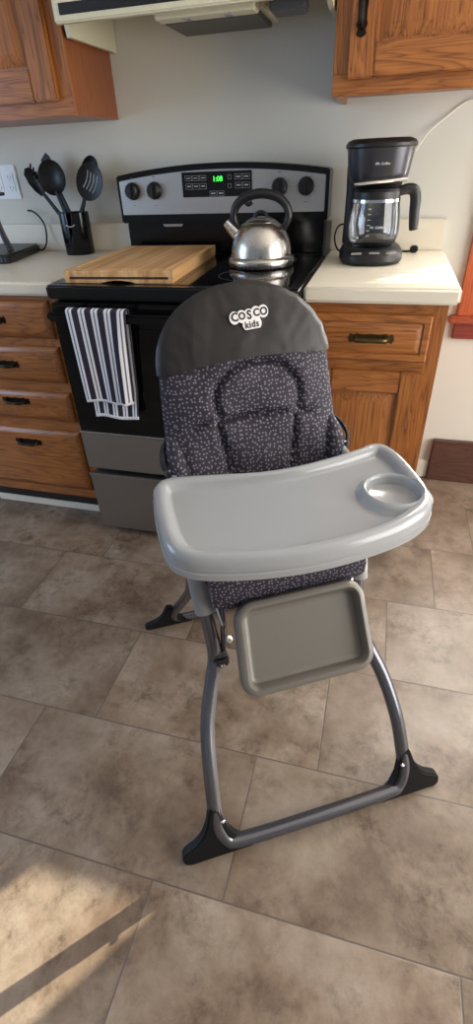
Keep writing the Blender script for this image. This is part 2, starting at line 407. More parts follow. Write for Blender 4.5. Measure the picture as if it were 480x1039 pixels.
# lower right cabinet
cab = thing('base_cabinet', 'oak base cabinet with one drawer over a door, under the coffee maker', 'cabinet')
MB().box(.768, 1.142, -.60, -.002, .10, .874).build('carcass', oakS, cab)
for a, b in ((.768, .80), (1.108, 1.145)): MB().box(a, b, -.612, -.60, .10, .874).build('stile', oakV, cab)
for a, b in ((.842, .874), (.685, .728), (.10, .135)): MB().box(.80, 1.108, -.612, -.60, a, b).build('rail', oakH, cab)
MB().box(.768, 1.13, -.545, -.52, 0.0, .10).build('toe_kick', plain('toe_kick_white', (214,208,196), .6), cab)
d = MB().panel(.797, 1.11, .722, .846, [(0,0),(0,.014),(.004,.019),(.018,.019),(.021,.014),(.036,.022),(.038,.0225)], -.612).build('drawer', oakH, cab)
handle(d, .957, -.633, .785, .125, brass)
def door(x0, x1, z0, z1, y, parent, fw=.06, name='door'):
    d = MB().box(x0+fw-.004, x1-fw+.004, y-.008, y, z0+fw-.004, z1-fw+.004).build(name, oakV, parent)
    for a, b in ((x0, x0+fw), (x1-fw, x1)):
        MB().box(a, b, y-.02, y, z0, z1, .0035).build('stile', oakV, d)
    for a, b in ((z0, z0+fw), (z1-fw, z1)):
        MB().box(x0+fw, x1-fw, y-.0195, y, a, b, .003).build('rail', oakH, d)
    MB().panel(x0+fw+.003, x1-fw-.003, z0+fw+.003, z1-fw-.003, [(0,0),(0,.007),(.030,.018),(.033,.0185)], y).build('raised_panel', oakV, d)
    return d
door(.797, 1.11, .13, .69, -.612, cab)
# upper cabinets
cab = thing('wall_cabinet', 'upper oak wall cabinet at top left beside the range hood', 'cabinet')
MB().box(-.75, -.010, -.29, -.002, 1.330, 2.10).build('carcass', oakS, cab)
MB().box(-.75, -.008, -.302, -.29, 1.328, 1.375, .001).build('bottom_rail', oakH, cab)
MB().box(-.06, -.008, -.3015, -.29, 1.375, 2.10, .001).build('stile', oakV, cab)
door(-.70, -.052, 1.366, 2.07, -.302, cab, .078)
cab = thing('wall_cabinet', 'upper oak wall cabinet at top right above the coffee maker', 'cabinet')
MB().box(.774, 1.236, -.29, -.002, 1.345, 2.10).build('carcass', oakS, cab)
MB().box(.774, 1.24, -.302, -.29, 1.328, 1.375, .001).box(.774,.79,-.29,-.002,1.33,1.345).build('bottom_rail', oakH, cab)
for a, b in ((.774, .83), (1.215, 1.24)): MB().box(a, b, -.3015, -.29, 1.375, 2.10, .001).build('stile', oakV, cab)
d = door(.812, 1.228, 1.362, 2.07, -.302, cab, .068)
handle(d, .842, -.322, 1.502, .125, bronze, True)
# countertops
def counter(x0, x1, label, name='countertop'):
    t = thing(name, label, 'countertop')
    MB().box(x0, x1, -.638, -.002, .875, .915, .007, 3).build('worktop', laminate, t)
    MB().box(x0, x1-.012, -.022, -.002, .915, 1.012, .004, 2).build('backsplash', laminate, t)
counter(-.95, -.004, 'cream laminate worktop with backsplash left of the stove')
counter(.766, 1.167, 'cream laminate worktop striped with sunlight, right of the stove')

# ------------------------------------------------------------------ range
YR = -.685
rg = thing('electric_range', 'black glass-top electric stove with stainless panel and drawer', 'stove', (.381, YR/2, 0))
def rp(mb, name, mat, parent=None):
    """world-coordinate part of the range"""
    o = mb.build(name, mat, parent or rg)
    if parent is None or parent is rg: o.location = (-.381, -YR/2, 0)
    return o
rp(MB().box(.004, .758, -.64, -.02, .03, .885, .004).box(.03, .06, -.6, -.57, 0, .03).box(.70, .73, -.6, -.57, 0, .03).box(.03,.06,-.1,-.07,0,.03).box(.70,.73,-.1,-.07,0,.03), 'body', enamel)
ct = MB()
ct.box(.0, .762, YR, -.10, .878, .9165, .006, 3)
rp(ct, 'cooktop_frame', enamel)
rp(MB().box(.03, .732, YR+.035, -.115, .9165, .9178, .0005), 'cooktop_glass', blackglass)
# burner rings printed on glass
for cx, cy, rr in ((.20,-.50,.10),(.20,-.22,.075),(.575,-.50,.085),(.58,-.24,.10)):
    br = MB(); br.tube([(cx+rr*math.cos(a), cy+rr*math.sin(a), .9179) for a in [2*PI*k/40 for k in range(40)]], .0007, 4, smooth=False, closed=True)
    rp(br, 'burner_ring', plain('burner_print', (52,52,54), .4))
# oven door
dr = rp(MB().box(.004, .758, YR+.002, -.642, .44, .868, .004), 'oven_door', enamel)
MB().box(.09, .672, YR-.0015, YR+.004, .50, .80, .001).build('door_glass', blackglass, dr)
MB().box(.004, .758, YR-.003, -.642, .296, .4395, .003).build('lower_panel', steeldark, dr)
MB().box(.004, .758, YR-.0035, YR+.01, .4385, .4445, .001).build('trim_strip', chrome, dr)
hm = MB().box(.006, .756, -.722, -.706, .822, .849, .007, 4).box(.006, .060, -.712, YR+.004, .824, .847, .003).box(.702, .756, -.712, YR+.004, .824, .847, .003)
hm.build('door_handle', enamel, dr)
wr = rp(MB().box(.004, .758, YR-.004, -.642, .028, .268, .004), 'storage_drawer', steeldark)
MB().box(.004, .758, YR-.012, YR+.005, .262, .278, .003).build('drawer_lip', steeldark, wr)
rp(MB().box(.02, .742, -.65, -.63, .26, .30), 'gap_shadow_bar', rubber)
# backguard
def arch(x): return .028*(1-((x-.381)/.381)**2)
def arched(x0, x1, zb, zt, y0, y1, n=28, k=1.0):
    top = [(x0+(x1-x0)*i/n, zt+k*arch(x0+(x1-x0)*i/n)) for i in range(n+1)]
    return [(x0, zb)] + [(x1, zb)] + top[::-1]
bg = rp(MB().prism(arched(0, .762, 1.02, 1.166, 0, 0), lambda a, b, t: Vector((a, t-.0*(b-1.02), b)), -.112, -.004, .004)
        .box(.012, .750, -.092, -.004, .9165, 1.02, .003)
        .box(.012, .750, -.104, -.088, .925, .945, .003), 'backguard', enamel)
cp = MB().prism(arched(.012, .750, 1.047, 1.148, 0, 0), lambda a, b, t: Vector((a, t, b)), -.117, -.111, .0015).build('control_panel', panelsteel, bg)
MB().box(.253, .503, -.1195, -.116, 1.097, 1.170, .001).build('display', blackglass, bg)
text('clock_digits', '1:08', .021, greenled, bg, frontM(.383, -.1202, 1.148), .0004)
pr = MB()
def frame(m, x0, x1, z0, z1, y, t=.0008):
    m.box(x0, x1, y-.0004, y, z0, z0+t).box(x0, x1, y-.0004, y, z1-t, z1).box(x0, x0+t, y-.0004, y, z0, z1).box(x1-t, x1, y-.0004, y, z0, z1)
for i in range(3):
    frame(pr, .266+i*.026, .290+i*.026, 1.145, 1.160, -.1196); frame(pr, .266+i*.026, .290+i*.026, 1.120, 1.137, -.1196)
    pr.box(.271+i*.026, .285+i*.026, -.12, -.1196, 1.151, 1.154).box(.271+i*.026, .285+i*.026, -.12, -.1196, 1.127, 1.131)
for i in range(2):
    frame(pr, .444+i*.027, .469+i*.027, 1.145, 1.161, -.1196); frame(pr, .444+i*.027, .469+i*.027, 1.120, 1.137, -.1196)
    pr.box(.449+i*.027, .464+i*.027, -.12, -.1196, 1.151, 1.155).box(.449+i*.027, .464+i*.027, -.12, -.1196, 1.127, 1.131)
    frame(pr, .352+i*.028, .378+i*.028, 1.100, 1.114, -.1196); pr.box(.357+i*.028, .373+i*.028, -.12, -.1196, 1.105, 1.109)
frame(pr, .419, .431, 1.147, 1.159, -.1196); frame(pr, .419, .431, 1.122, 1.134, -.1196)
pr.build('display_keys', printgrey, bg, smooth=False)
for kx in (.063, .147, .598, .686):
    z0 = 1.120
    k = MB()
    k.lathe([(.027,0),(.027,.006),(.0245,.010),(.023,.020),(.019,.0235),(.0,.0235)], (0,0,0), 28)
    k.box(-.006, .006, -.021, .021, .018, .031, .003)
    k.bm.transform(Matrix.Translation((kx, -.117, z0)) @ Matrix.Rotation(R(90), 4, 'X'))
    ko = k.build('knob', blackmatte, bg)
    t = MB()
    for a in range(-150, 151, 30):
        c_, s_ = math.sin(R(a)), math.cos(R(a)); px, pz = kx+.032*c_, z0+.032*s_
        t.box(px-.0009, px+.0009, -.1176, -.1168, pz-.0009, pz+.0009)
    t.box(kx-.004, kx+.004, -.1176, -.1168, z0-.045, z0-.0435).box(kx-.006, kx+.006, -.1176, -.1168, z0+.040, z0+.042)
    t.build('dial_marks', printdark, ko, smooth=False)
MB().prism([(.155,1.014),(.235,1.014),(.228,1.006),(.162,1.006)], lambda a,b,t: Vector((a,t,b)), -.0945, -.091).build('badge', steel, bg)

# towel over the handle
def towel():
    bm = bmesh.new(); uv = bm.loops.layers.uv.new('UVMap'); nu, nv = 40, 44
    def cloth(u, v, layer):
        # u across 0..1, v 0 (over the bar) .. 1 (hem)
        top = (.080, .272)
        if layer == 0: bl_, br_, zb = .090, .252, .576
        else: bl_, br_, zb = .102, .255, .519
        x0 = top[0]+(bl_-top[0])*v; x1 = top[1]+(br_-top[1])*v**.8
        x = x0+(x1-x0)*u
        fold = .006*math.sin(u*9+1.2)*v + .010*math.exp(-((u-.86)/.07)**2)*min(1, v*2.5) - .006*math.exp(-((u-.72)/.05)**2)*v
        zt = .855
        z = zt+(zb-zt)*v + (.003*math.sin(u*7) if v > .9 else 0)
        ybase = -.727 if layer == 0 else -.700
        if v < .04: z = zt - .01*(v/.04)
        y = ybase - fold if layer == 0 else -.700
        if layer == 1:                        # behind the bar, swinging forward at the hem
            y = -.700 - max(0, v-.72)*.06 + .002*math.sin(u*10)
        return x, y, z
    def strip(rows, uoff=0):
        vs = [[bm.verts.new(p[:3]) for p in r] for r in rows]
        for j in range(len(rows)-1):
            for i in range(nu):
                f = bm.faces.new((vs[j][i], vs[j][i+1], vs[j+1][i+1], vs[j+1][i]))
                for l, (a, b) in zip(f.loops, ((j,i),(j,i+1),(j+1,i+1),(j+1,i))):
                    l[uv].uv = (rows[a][b][3], rows[a][b][4])
    rows = []
    for j in range(nv+1):
        v = 1-j/nv; rows.append([(*cloth(i/nu, v, 0), i/nu*4.6, 1-v) for i in range(nu+1)])
    for k in range(1, 6):                     # roll over the bar
        a = PI*k/6; c = []
        for i in range(nu+1):
            x0_, y0_, z0_ = cloth(i/nu, 0, 0); y1_ = -.700
            ym, rr = (y0_+y1_)/2, (y1_-y0_)/2
            c.append((x0_, ym-rr*math.cos(a), z0_+.006*math.sin(a), i/nu*4.6, .5))
        rows.append(c)
    for j in range(nv+1):
        v = j/nv; rows.append([(*cloth(i/nu, v, 1), i/nu*4.6, 1-v) for i in range(nu+1)])
    strip(rows)
    bmesh.ops.recalc_face_normals(bm, faces=bm.faces)
    me = bpy.data.meshes.new('dish_towel'); bm.to_mesh(me); bm.free(); me.materials.append(towelm)
    me.polygons.foreach_set('use_smooth', [True]*len(me.polygons))
    o = bpy.data.objects.new('dish_towel', me); COL.objects.link(o)
    s = o.modifiers.new('thick', 'SOLIDIFY'); s.thickness = .004; s.offset = 0
    tag(o, 'navy and white striped towel hanging over the oven door handle', 'towel')
towel()

# ------------------------------------------------------------------ hood
hd = thing('range_hood', 'cream under-cabinet range hood with black front stripe', 'range hood', (.4, -.2, 1.5))
def hp(mb, name, mat):
    o = mb.build(name, mat, hd); o.location = (-.4, .2, -1.5); return o
hx0, hx1, hy = .005, .768, -.415
side = [(-.004, 1.503), (-.29, 1.503), (hy, 1.516), (hy, 1.60), (-.29, 1.66), (-.004, 1.66)]
sideL = [(-.004, 1.503), (-.30, 1.503), (-.315, 1.60), (-.29, 1.66), (-.004, 1.66)]
hp(MB().prism(sideL, lambda a,b,t: Vector((t,a,b)), hx0, hx0+.014).prism(side, lambda a,b,t: Vector((t,a,b)), hx1-.014, hx1)
   .box(hx0+.035, hx1, hy-.004, hy+.02, 1.512, 1.60, .004).box(hx0, hx1, -.40, -.004, 1.655, 1.67).box(hx0, hx1, hy, -.31, 1.598, 1.665), 'hood_shell', creampaint)
hp(MB().box(hx0+.055, .52, hy-.0055, hy-.003, 1.527, 1.55, .001), 'vent_stripe', blackmatte)
hp(MB().box(.30, .575, -.36, -.30, 1.508, 1.555, .004).box(.285, .59, -.31, -.10, 1.520, 1.656, .004), 'lamp_housing', creampaint)
hp(MB().box(.305, .57, -.295, -.115, 1.508, 1.521, .002), 'grease_filter', meshgrey)
hp(MB().box(.612, .70, -.36, -.28, 1.50, 1.656, .004), 'switch_box', plain('dark_grey_box', (70,70,72), .5))
for x in (.38, .49):
    hp(MB().box(x, x+.02, -.345, -.32, 1.505, 1.51, .001), 'clip', printgrey)

# ------------------------------------------------------------------ cutting board
cb = thing('cutting_board', 'bamboo cutting board lying on the left of the stove top', 'cutting board', (.210, -.395, .918), R(2.7))
hx, hyb = .17, .248
b = MB()
pr_ = [(0,.0165),(0,.0315),(.0015,.033),(.016,.033),(.019,.0295),(.024,.0295),(.027,.033)]
ls = [[Vector((-hx+i, -hyb+i, h)), Vector((hx-i, -hyb+i, h)), Vector((hx-i, hyb-i, h)), Vector((-hx+i, hyb-i, h))] for i, h in pr_]
b.loops(ls, cap0=True, cap1=True); b.build('board', bamboo, cb)
# lower layer with an arched finger notch cut in the front
arc_ = [(-.055+.11*k/12, .007*math.sin(PI*k/12)) for k in range(13)]
poly = [(-hx+.002, 0), (-.055, 0)] + arc_[1:-1] + [(.055, 0), (hx-.002, 0), (hx-.002, .0095), (-hx+.002, .0095)]
b = MB().prism(poly, lambda a, c, t: Vector((a, t, c)), -hyb, -hyb+.02, 0)
b.box(-hx+.002, -hx+.022, -hyb+.02, hyb, 0, .0095).box(hx-.022, hx-.002, -hyb+.02, hyb, 0, .0095).box(-hx+.002, hx-.002, hyb-.02, hyb, 0, .0095)
b.box(-hx, -hx+.014, -hyb, hyb, .0095, .0165).box(hx-.014, hx, -hyb, hyb, .0095, .0165).box(-hx, hx, hyb-.014, hyb, .0095, .0165)
b.build('base_frame', bamboo, cb)
MB().box(-hx+.014, hx-.014, -hyb+.006, hyb-.014, .0093, .0167).build('tray_slot', plain('slot_dark', (60,34,22), .6), cb)

# ------------------------------------------------------------------ kettle
kt = thing('kettle', 'brushed steel whistling kettle with black arched handle on the stove', 'kettle', (.582, -.335, .918))
MB().lathe([(.0,.0),(.098,0),(.103,.003),(.1055,.010),(.1055,.021),(.103,.026),(.0985,.029),(.096,.031),(.0955,.036),(.094,.052),(.089,.072),(.079,.094),(.066,.110),(.055,.1185),(.050,.121),(.0495,.1195),(.0,.1195)], seg=56).build('body', kettlesteel, kt)
MB().lathe([(.0,.119),(.048,.119),(.0485,.1225),(.044,.126),(.030,.132),(.014,.1355),(.0,.136)], seg=40).build('lid', kettlesteel, kt)
MB().tube([(-.020,0,.131),(-.016,0,.143),(0,0,.149),(.016,0,.143),(.020,0,.131)], .0045, 8).build('lid_knob', blackmatte, kt)
MB().tube([(-.074,-.0,.082),(-.087,-.0,.096),(-.099,-.0,.108)], lambda t: .020-.004*t, 18, 6).build('spout', kettlesteel, kt)
MB().tube([(-.0985,-.0,.1075),(-.106,-.0,.1155),(-.112,0,.121)], lambda t: .0155-.002*t, 18, 4).build('whistle_cap', chrome, kt)
hpth = [(-.070,0,.100),(-.083,0,.122),(-.0865,0,.142),(-.076,0,.167),(-.046,0,.188),(0,0,.196),(.046,0,.188),(.076,0,.167),(.0865,0,.142),(.083,0,.122),(.070,0,.100)]
kh = MB().tube(hpth, lambda t: .0095+.004*math.sin(PI*t), 14, 7, flat=1.15); kh.build('handle', blackmatte, kt)
MB().tube([(-.052,0,.178),(-.040,0,.168),(-.028,0,.174)], .006, 8).build('whistle_trigger', blackmatte, kt)

# ------------------------------------------------------------------ coffee maker
CX, CY = .917, -.214
cm = thing('coffee_maker', 'black drip coffee maker on the right countertop', 'coffee maker', (CX, CY, .9155), R(8)); cm.scale = (.97,.97,.97)
def oval(w, y0, y1, n=36, p=2.6):
    out = []; cy = (y0+y1)/2; h = (y1-y0)/2
    for k in range(n):
        a = 2*PI*k/n; c, s = math.cos(a), math.sin(a)
        out.append(Vector((w*math.copysign(abs(c)**(2/p), c), cy+h*math.copysign(abs(s)**(2/p), s))))
    return out
def stack(levels, n=36):
    ls = []
    for z_, w_, y0_, y1_ in levels:
        ls.append([Vector((p.x, p.y, z_)) for p in oval(w_, y0_, y1_, n)])
    return ls
MB().loops(stack([(.004,.088,-.118,.105),(.004,.097,-.128,.112),(.012,.101,-.133,.115),(.030,.100,-.131,.115),(.044,.092,-.117,.112),(.048,.084,-.108,.108)]), cap0=True, cap1=True).build('base', blackmatte, cm)
for x in (-.055, 0, .052):
    bt = MB().box(x-.016, x+.016, -.004, .004, -.001, .001, .0008)
    bt.bm.transform(Matrix.Translation((0,-.1265,.0375)) @ Matrix.Rotation(R(-52), 4, 'X'))
    bt.build('button', printgrey, cm)
MB().lathe([(.0,0),(.062,0),(.064,.003),(.0,.0035)], (0,-.035,.048), 36).build('warming_plate', enamel, cm)
MB().loops(stack([(.044,.090,.045,.112),(.12,.088,.05,.112),(.20,.088,.045,.112),(.26,.091,.03,.115)]), cap0=True, cap1=True).build('reservoir', blackmatte, cm)
MB().loops(stack([(.222,.083,-.098,.112),(.228,.087,-.104,.114),(.245,.091,-.108,.115),(.300,.098,-.114,.117),(.306,.099,-.115,.118)]), cap0=True, cap1=True).build('brew_head', darkmetal, cm)
MB().loops(stack([(.205,.068,-.075,.06),(.222,.076,-.09,.09)]), cap0=True, cap1=True).build('filter_basket', blackmatte, cm)
MB().loops(stack([(.306,.100,-.116,.119),(.309,.1035,-.120,.121),(.316,.1035,-.120,.121),(.324,.098,-.112,.116),(.329,.085,-.095,.105),(.330,.0,-.0,.001)]), cap0=True).build('lid', blackmatte, cm)
sw = MB().tube([(-.076,-.098,.219),(-.03,-.112,.223),(.02,-.114,.2255),(.074,-.100,.229)], .0045, 8, 6); sw.build('trim_band', chrome, cm)
text('logo', 'Mr. Coffee', .0095, printwhite, cm, frontM(-.002, -.1125, .268), 0, shear=.2)
for x in (-.05, .05): MB().lathe([(.008,0),(.008,.005)], (x,-.09,0), 12).build('rubber_foot', rubber, cm)
# carafe
M_ = Matrix.Translation((CX, CY, .915)) @ Matrix.Rotation(R(8), 4, 'Z')
cf = thing('carafe', 'empty glass coffee pot with black handle inside the coffee maker', 'coffee pot', M_ @ Vector((0,-.035,.052)), R(8))
MB().lathe([(.0,.001),(.060,.001),(.069,.006),(.075,.020),(.077,.045),(.074,.080),(.069,.112),(.066,.128)], seg=48).build('glass_body', glass, cf)
MB().lathe([(.0665,.122),(.0685,.122),(.0685,.140),(.062,.147),(.0,.148)], seg=40).build('lid', blackmatte, cf)
MB().lathe([(.0700,.114),(.0715,.114),(.0715,.122),(.0700,.122),(.0700,.114)], seg=40).build('band', chrome, cf)
h = Matrix.Rotation(R(4), 4, 'Z')
hb = MB().tube([(.062,.0,.137),(.088,0,.143),(.108,0,.138),(.116,0,.118),(.118,0,.085),(.121,0,.05),(.123,0,.034)], lambda t: .0125+.004*math.sin(PI*t), 12, 6, flat=.8)
hb.bm.transform(h); hb.build('handle', blackmatte, cf)
def cyl(co):   # wrap text on the glass
    a = co.x/.078-PI/2; r_ = .0785
    return Vector((r_*math.cos(a), r_*math.sin(a), .052+co.y))
text('logo', 'Mr. Coffee', .0095, printwhite, cf, None, 0, 0, shear=.2, warp=cyl)
for k in range(6):
    a = R(-112)
    MB().tube([(.0775*math.cos(a), .0775*math.sin(a), .03+k*.014), (.0775*math.cos(a+.12), .0775*math.sin(a+.12), .03+k*.014)], .0006, 4, smooth=False).build('level_mark', printwhite, cf)
# cords
tag(MB().tube([(1.019,-.07,1.20),(1.05,-.02,1.245),(1.10,-.008,1.285),(1.15,-.006,1.318),(1.20,-.02,1.328)], .0022, 8).build('power_cord', cordwhite),
    'thin white cord running from behind the coffee maker up the wall', 'cord')
tag(MB().tube([(.845,-.10,.930),(.815,-.09,.922),(.795,-.07,.935),(.785,-.045,.965),(.795,-.032,.995),(.82,-.035,1.00),(.84,-.06,.99)], .0028, 8).build('power_cord', rubber),
    'black cord looping beside the coffee maker by the stove', 'cord')
pc = MB().tube([(1.005,-.075,.922),(1.03,-.07,.920),(1.05,-.07,.921)], .003, 8); pc.box(1.046, 1.072, -.082, -.060, .917, .938, .004)
tag(pc.build('cord_plug', rubber), 'black plug lying right of the coffee maker', 'plug')

# ------------------------------------------------------------------ crock and utensils
KX, KY = -.212, -.088
ck = thing('utensil_holder', 'black rounded holder of cooking utensils beside the wall', 'utensil holder', (KX, KY, .915), R(6))
ls = []
for z_, w_, ins in ((0,.050,0),(.003,.053,0),(.14,.0545,0),(.143,.0535,0),(.140,.0505,0),(.006,.049,0)):
    ls.append([Vector((p.x, p.y, z_)) for p in oval(w_, -.046, .046, 28, 2.8)])
MB().loops(ls, cap0=True, cap1=True).build('body', enamel, ck)
em = MB(); em.tube([(-.018,-.0475,.103),(0,-.0482,.098),(.018,-.0475,.104)], .0025, 6); 
em.build('emblem', printgrey, ck)
utm = plain('black_nylon_utensil', (7,7,8), .4, spec=.35, noise=.05)
def T3(a, b, t, o, ang, tilt=0):
    """utensil plane coordinates: b up the shaft, a across, t towards the viewer"""
    v = Matrix.Rotation(ang, 3, 'Y') @ Vector((a, 0, b)) ; return Vector((o[0]+v.x, o[1]+v.z*tilt-t, o[2]+v.z))
def utensil(name, label, cat, foot, ang, tilt, length, head):
    o = (0,0,0); t = thing(name, label, cat, foot)
    hd_ = MB().prism([(-.007,.0),(.007,0),(.008,length*.5),(.006,length),(-.006,length),(-.008,length*.5)], lambda a,b,c: T3(a,b,c,o,ang,tilt), -.0035, .0035, .0015)
    hd_.build('handle', utm, t); head(t, lambda a, b, c: T3(a, b+length, c, o, ang, tilt)); return t
def ell(cx, cy, rx, ry, n=28, a0=0, a1=360): return [(cx+rx*math.cos(R(a0+(a1-a0)*k/n)), cy+ry*math.sin(R(a0+(a1-a0)*k/n))) for k in range(n)]
def plate(m, f, outline, t=.003, dish=0):
    # dished blade: rings towards the centre
    cx = sum(p[0] for p in outline)/len(outline); cy = sum(p[1] for p in outline)/len(outline); fr, bk = [], []
    for q in (1, .97, .85, .65, .4, .15):
        fr.append([f(cx+(a-cx)*q, cy+(b-cy)*q, t-dish*(1-q*q)) for a, b in outline]); bk.append([f(cx+(a-cx)*q, cy+(b-cy)*q, -t-dish*(1-q*q)) for a, b in outline])
    m.loops(bk[::-1]+fr, cap0=True, cap1=True)
def h_ladle(t, f):
    m = MB(); plate(m, f, ell(.006, .042, .055, .056), .003, .020); m.build('bowl', utm, t)
def h_slot(t, f):
    m = MB(); out = ell(.0, .054, .051, .062); plate(m, f, out, .0025, .008)
    m.build('blade', utm, t)
    s_ = MB()
    for k in range(4):
        x = -.018+k*.013
        s_.tube([f(x, .025, -.003), f(x+.004, .055, -.0045), f(x, .085, -.002)], .0019, 6)
    s_.build('slot', printgrey, t)
def h_pasta(t, f):
    m = MB(); plate(m, f, [(-.012,0),(.012,0),(.026,.025),(.030,.06),(.022,.09),(.004,.10),(-.014,.09),(-.022,.06),(-.02,.025)], .003, .014)
    for k in range(5):
        y = .022+k*.0155
        m.tube([f(.012,y,-.004), f(.032,y+.003,.006), f(.040,y+.006,.010)], lambda q: .0042-.0015*q, 6, 3)
    m.build('fork_head', utm, t)
def h_turner(t, f):
    m = MB(); m.prism([(-.008,0),(.008,0),(.022,.03),(.024,.10),(.016,.116),(-.016,.104),(-.022,.03)], lambda a,b,c: f(a,b,c), -.002, .002, .001); m.build('blade', utm, t)
def h_spoon(t, f):
    m = MB(); plate(m, f, ell(0, .05, .034, .056), .0025, .012); m.build('bowl', utm, t)
G = 'cooking utensils in the black holder'
utensil('pasta_server', 'black toothed pasta server, leftmost utensil in the black holder', 'utensil', (KX+.040, KY-.006, .925), R(-37.5), .02, .245, h_pasta)
utensil('ladle', 'black round-headed ladle with the widest head in the black holder', 'utensil', (KX+.022, KY-.024, .925), R(-18), .03, .213, h_ladle)
utensil('turner', 'black turner whose tip shows behind the round ladle head', 'utensil', (KX+.024, KY+.010, .925), R(-21), .05, .222, h_turner)
utensil('slotted_spoon', 'black slotted spoon on the right of the black holder', 'utensil', (KX-.034, KY-.020, .925), R(30.5), .02, .210, h_slot)
utensil('serving_spoon', 'black solid spoon just behind the slotted spoon', 'utensil', (KX-.032, KY+.012, .925), R(25), .03, .230, h_spoon)

# outlet
ot = thing('wall_outlet', 'white double outlet plate on the wall at far left', 'outlet', (-.541, 0, 1.158))
MB().box(-.06, .06, -.006, 0, -.057, .057, .003).build('plate', whiteplastic, ot)
for xx in (-.027, .027):
    g = MB().box(xx-.0165, xx+.0165, -.0078, -.005, -.034, .034, .001).build('receptacle', whiteplastic, ot)
    for zz in (-.018, .018):
        s_ = MB().box(xx-.007, xx-.0055, -.0082, -.0076, zz-.004, zz+.005).box(xx+.0055, xx+.007, -.0082, -.0076, zz-.004, zz+.005).box(xx-.0015, xx+.0015, -.0082, -.0076, zz-.010, zz-.007)
        s_.build('socket_slots', printdark, g, smooth=False)

# black appliance at far left edge
ap = thing('countertop_appliance', 'black appliance with flat base and curved arm at the left edge', 'appliance', (-.5, -.17, .915))
MB().prism([(-.13,-.15),(.110,-.165),(.128,-.150),(.07,.13),(.055,.145),(-.13,.145)], lambda a,b,t: Vector((a,b,t)), 0, .030, .006).build('base', blackmatte, ap)
MB().tube([(.070,-.05,.02),(.052,-.05,.07),(.042,-.05,.12),(.040,-.05,.165),(.050,-.05,.195),(.075,-.05,.212),(.10,-.05,.214)], lambda t: .014-.009*t, 12, 6, flat=.7).build('arm', blackmatte, ap)
tag(MB().tube([(-.445,-.07,.935),(-.405,-.06,.925),(-.385,-.05,.95),(-.383,-.036,1.00),(-.40,-.030,1.035),(-.43,-.026,1.058),(-.455,-.024,1.062)], .0032, 8).build('power_cord', rubber),
    'black cord arching up from the appliance at the left edge', 'cord')

# ------------------------------------------------------------------ HIGH CHAIR   (local: x lateral, -y forward, z up)
HC = thing('high_chair', 'folding high chair with dotted navy pad and grey tray in the middle of the floor', 'high chair', (.805, -1.264, 0), math.atan2(.505, .864))
def P3(s, f, z): return Vector((s, -f, z))
# front leg loop
side = [(.178,-.02,.69),(.174,.045,.585),(.165,.09,.47),(.160,.120,.372),(.178,.150,.315),(.201,.195,.252),(.213,.250,.180),(.218,.288,.105),(.217,.309,.060),(.203,.323,.026),(.170,.330,.0175)]
path = [P3(-s, f, z) for s, f, z in side] + [P3(0, .332, .0165)] + [P3(s, f, z) for s, f, z in side[::-1]]
MB().tube(path, .0150, 16, 6).build('front_leg_frame', tubepaint, HC)
rside = [(.168,.06,.665),(.166,-.02,.54),(.163,-.10,.40),(.165,-.165,.285),(.180,-.235,.185),(.200,-.29,.10),(.208,-.315,.055),(.196,-.328,.026),(.165,-.332,.0165)]
path = [P3(-s, f, z) for s, f, z in rside] + [P3(0, -.333, .0155)] + [P3(s, f, z) for s, f, z in rside[::-1]]
MB().tube(path, .0135, 16, 6).build('rear_leg_frame', tubepaint, HC)
def foot(sg, f0, f1, apex, scale=1):
    # web of plastic filling the bend, coordinates (s, z)
    poly = [(.150,.0),(.285,.0),(.297,.004),(.302,.013),(.299,.024),(.288,.031),(.268,.040),(.252,.055),(.240,.078),(.233,.104),(.226,.118),(.210,.112),(.204,.085),(.196,.055),(.180,.030),(.165,.020),(.150,.010)]
    m = MB()
    def fn(a, b, t):
        f = f0+(f1-f0)*b/.12
        return P3(sg*a, f+t, b)
    if sg < 0: poly = poly[::-1]
    m.prism(poly, fn, -.0105, .0105, .003)
    return m.build('foot', rubber, HC)
for sg in (-1, 1): foot(sg, .333, .288, .11)
for sg in (-1, 1): foot(sg, -.334, -.292, .11)
# grey sleeves on upper front legs
for sg in (-1, 1):
    m = MB().tube([P3(sg*.1665,.090,.470),P3(sg*.174,.045,.585),P3(sg*.180,-.015,.69)], .0198, 16, 4, flat=1.1)
    o = m.build('leg_sleeve', sleeveplastic, HC)
    # bracket, link rod, bolts
    MB().box(-.016+sg*.150, .016+sg*.150, -.142, -.104, .350, .378, .004).build('hinge_bracket', darkmetal, HC)
    MB().tube([P3(sg*.142,.118,.362),P3(sg*.136,.112,.42),P3(sg*.134,.10,.47),P3(sg*.136,.06,.50)], .0065, 10, 5).build('link_rod', tubepaint, HC)
    MB().tube([P3(sg*.150,.03,.56),P3(sg*.146,.09,.50),P3(sg*.138,.118,.45)], .0045, 8, 5).build('seat_strut', chrome, HC)
    MB().lathe([(.0,-.008),(.004,-.008),(.006,-.003),(.006,.003),(.004,.007),(0,.008)], (sg*.128,-.128,.415), 10).build('locking_pin', whiteplastic, HC)
    for f_, z_ in ((.135,.365),(.30,.085)):
        MB().lathe([(.0,.0),(.0045,0),(.0045,.003),(.002,.0045),(0,.0045)], (0,0,0), 10).build('rivet', chrome, HC).location = P3(sg*(.150 if z_ > .2 else .207), f_+.014, z_)
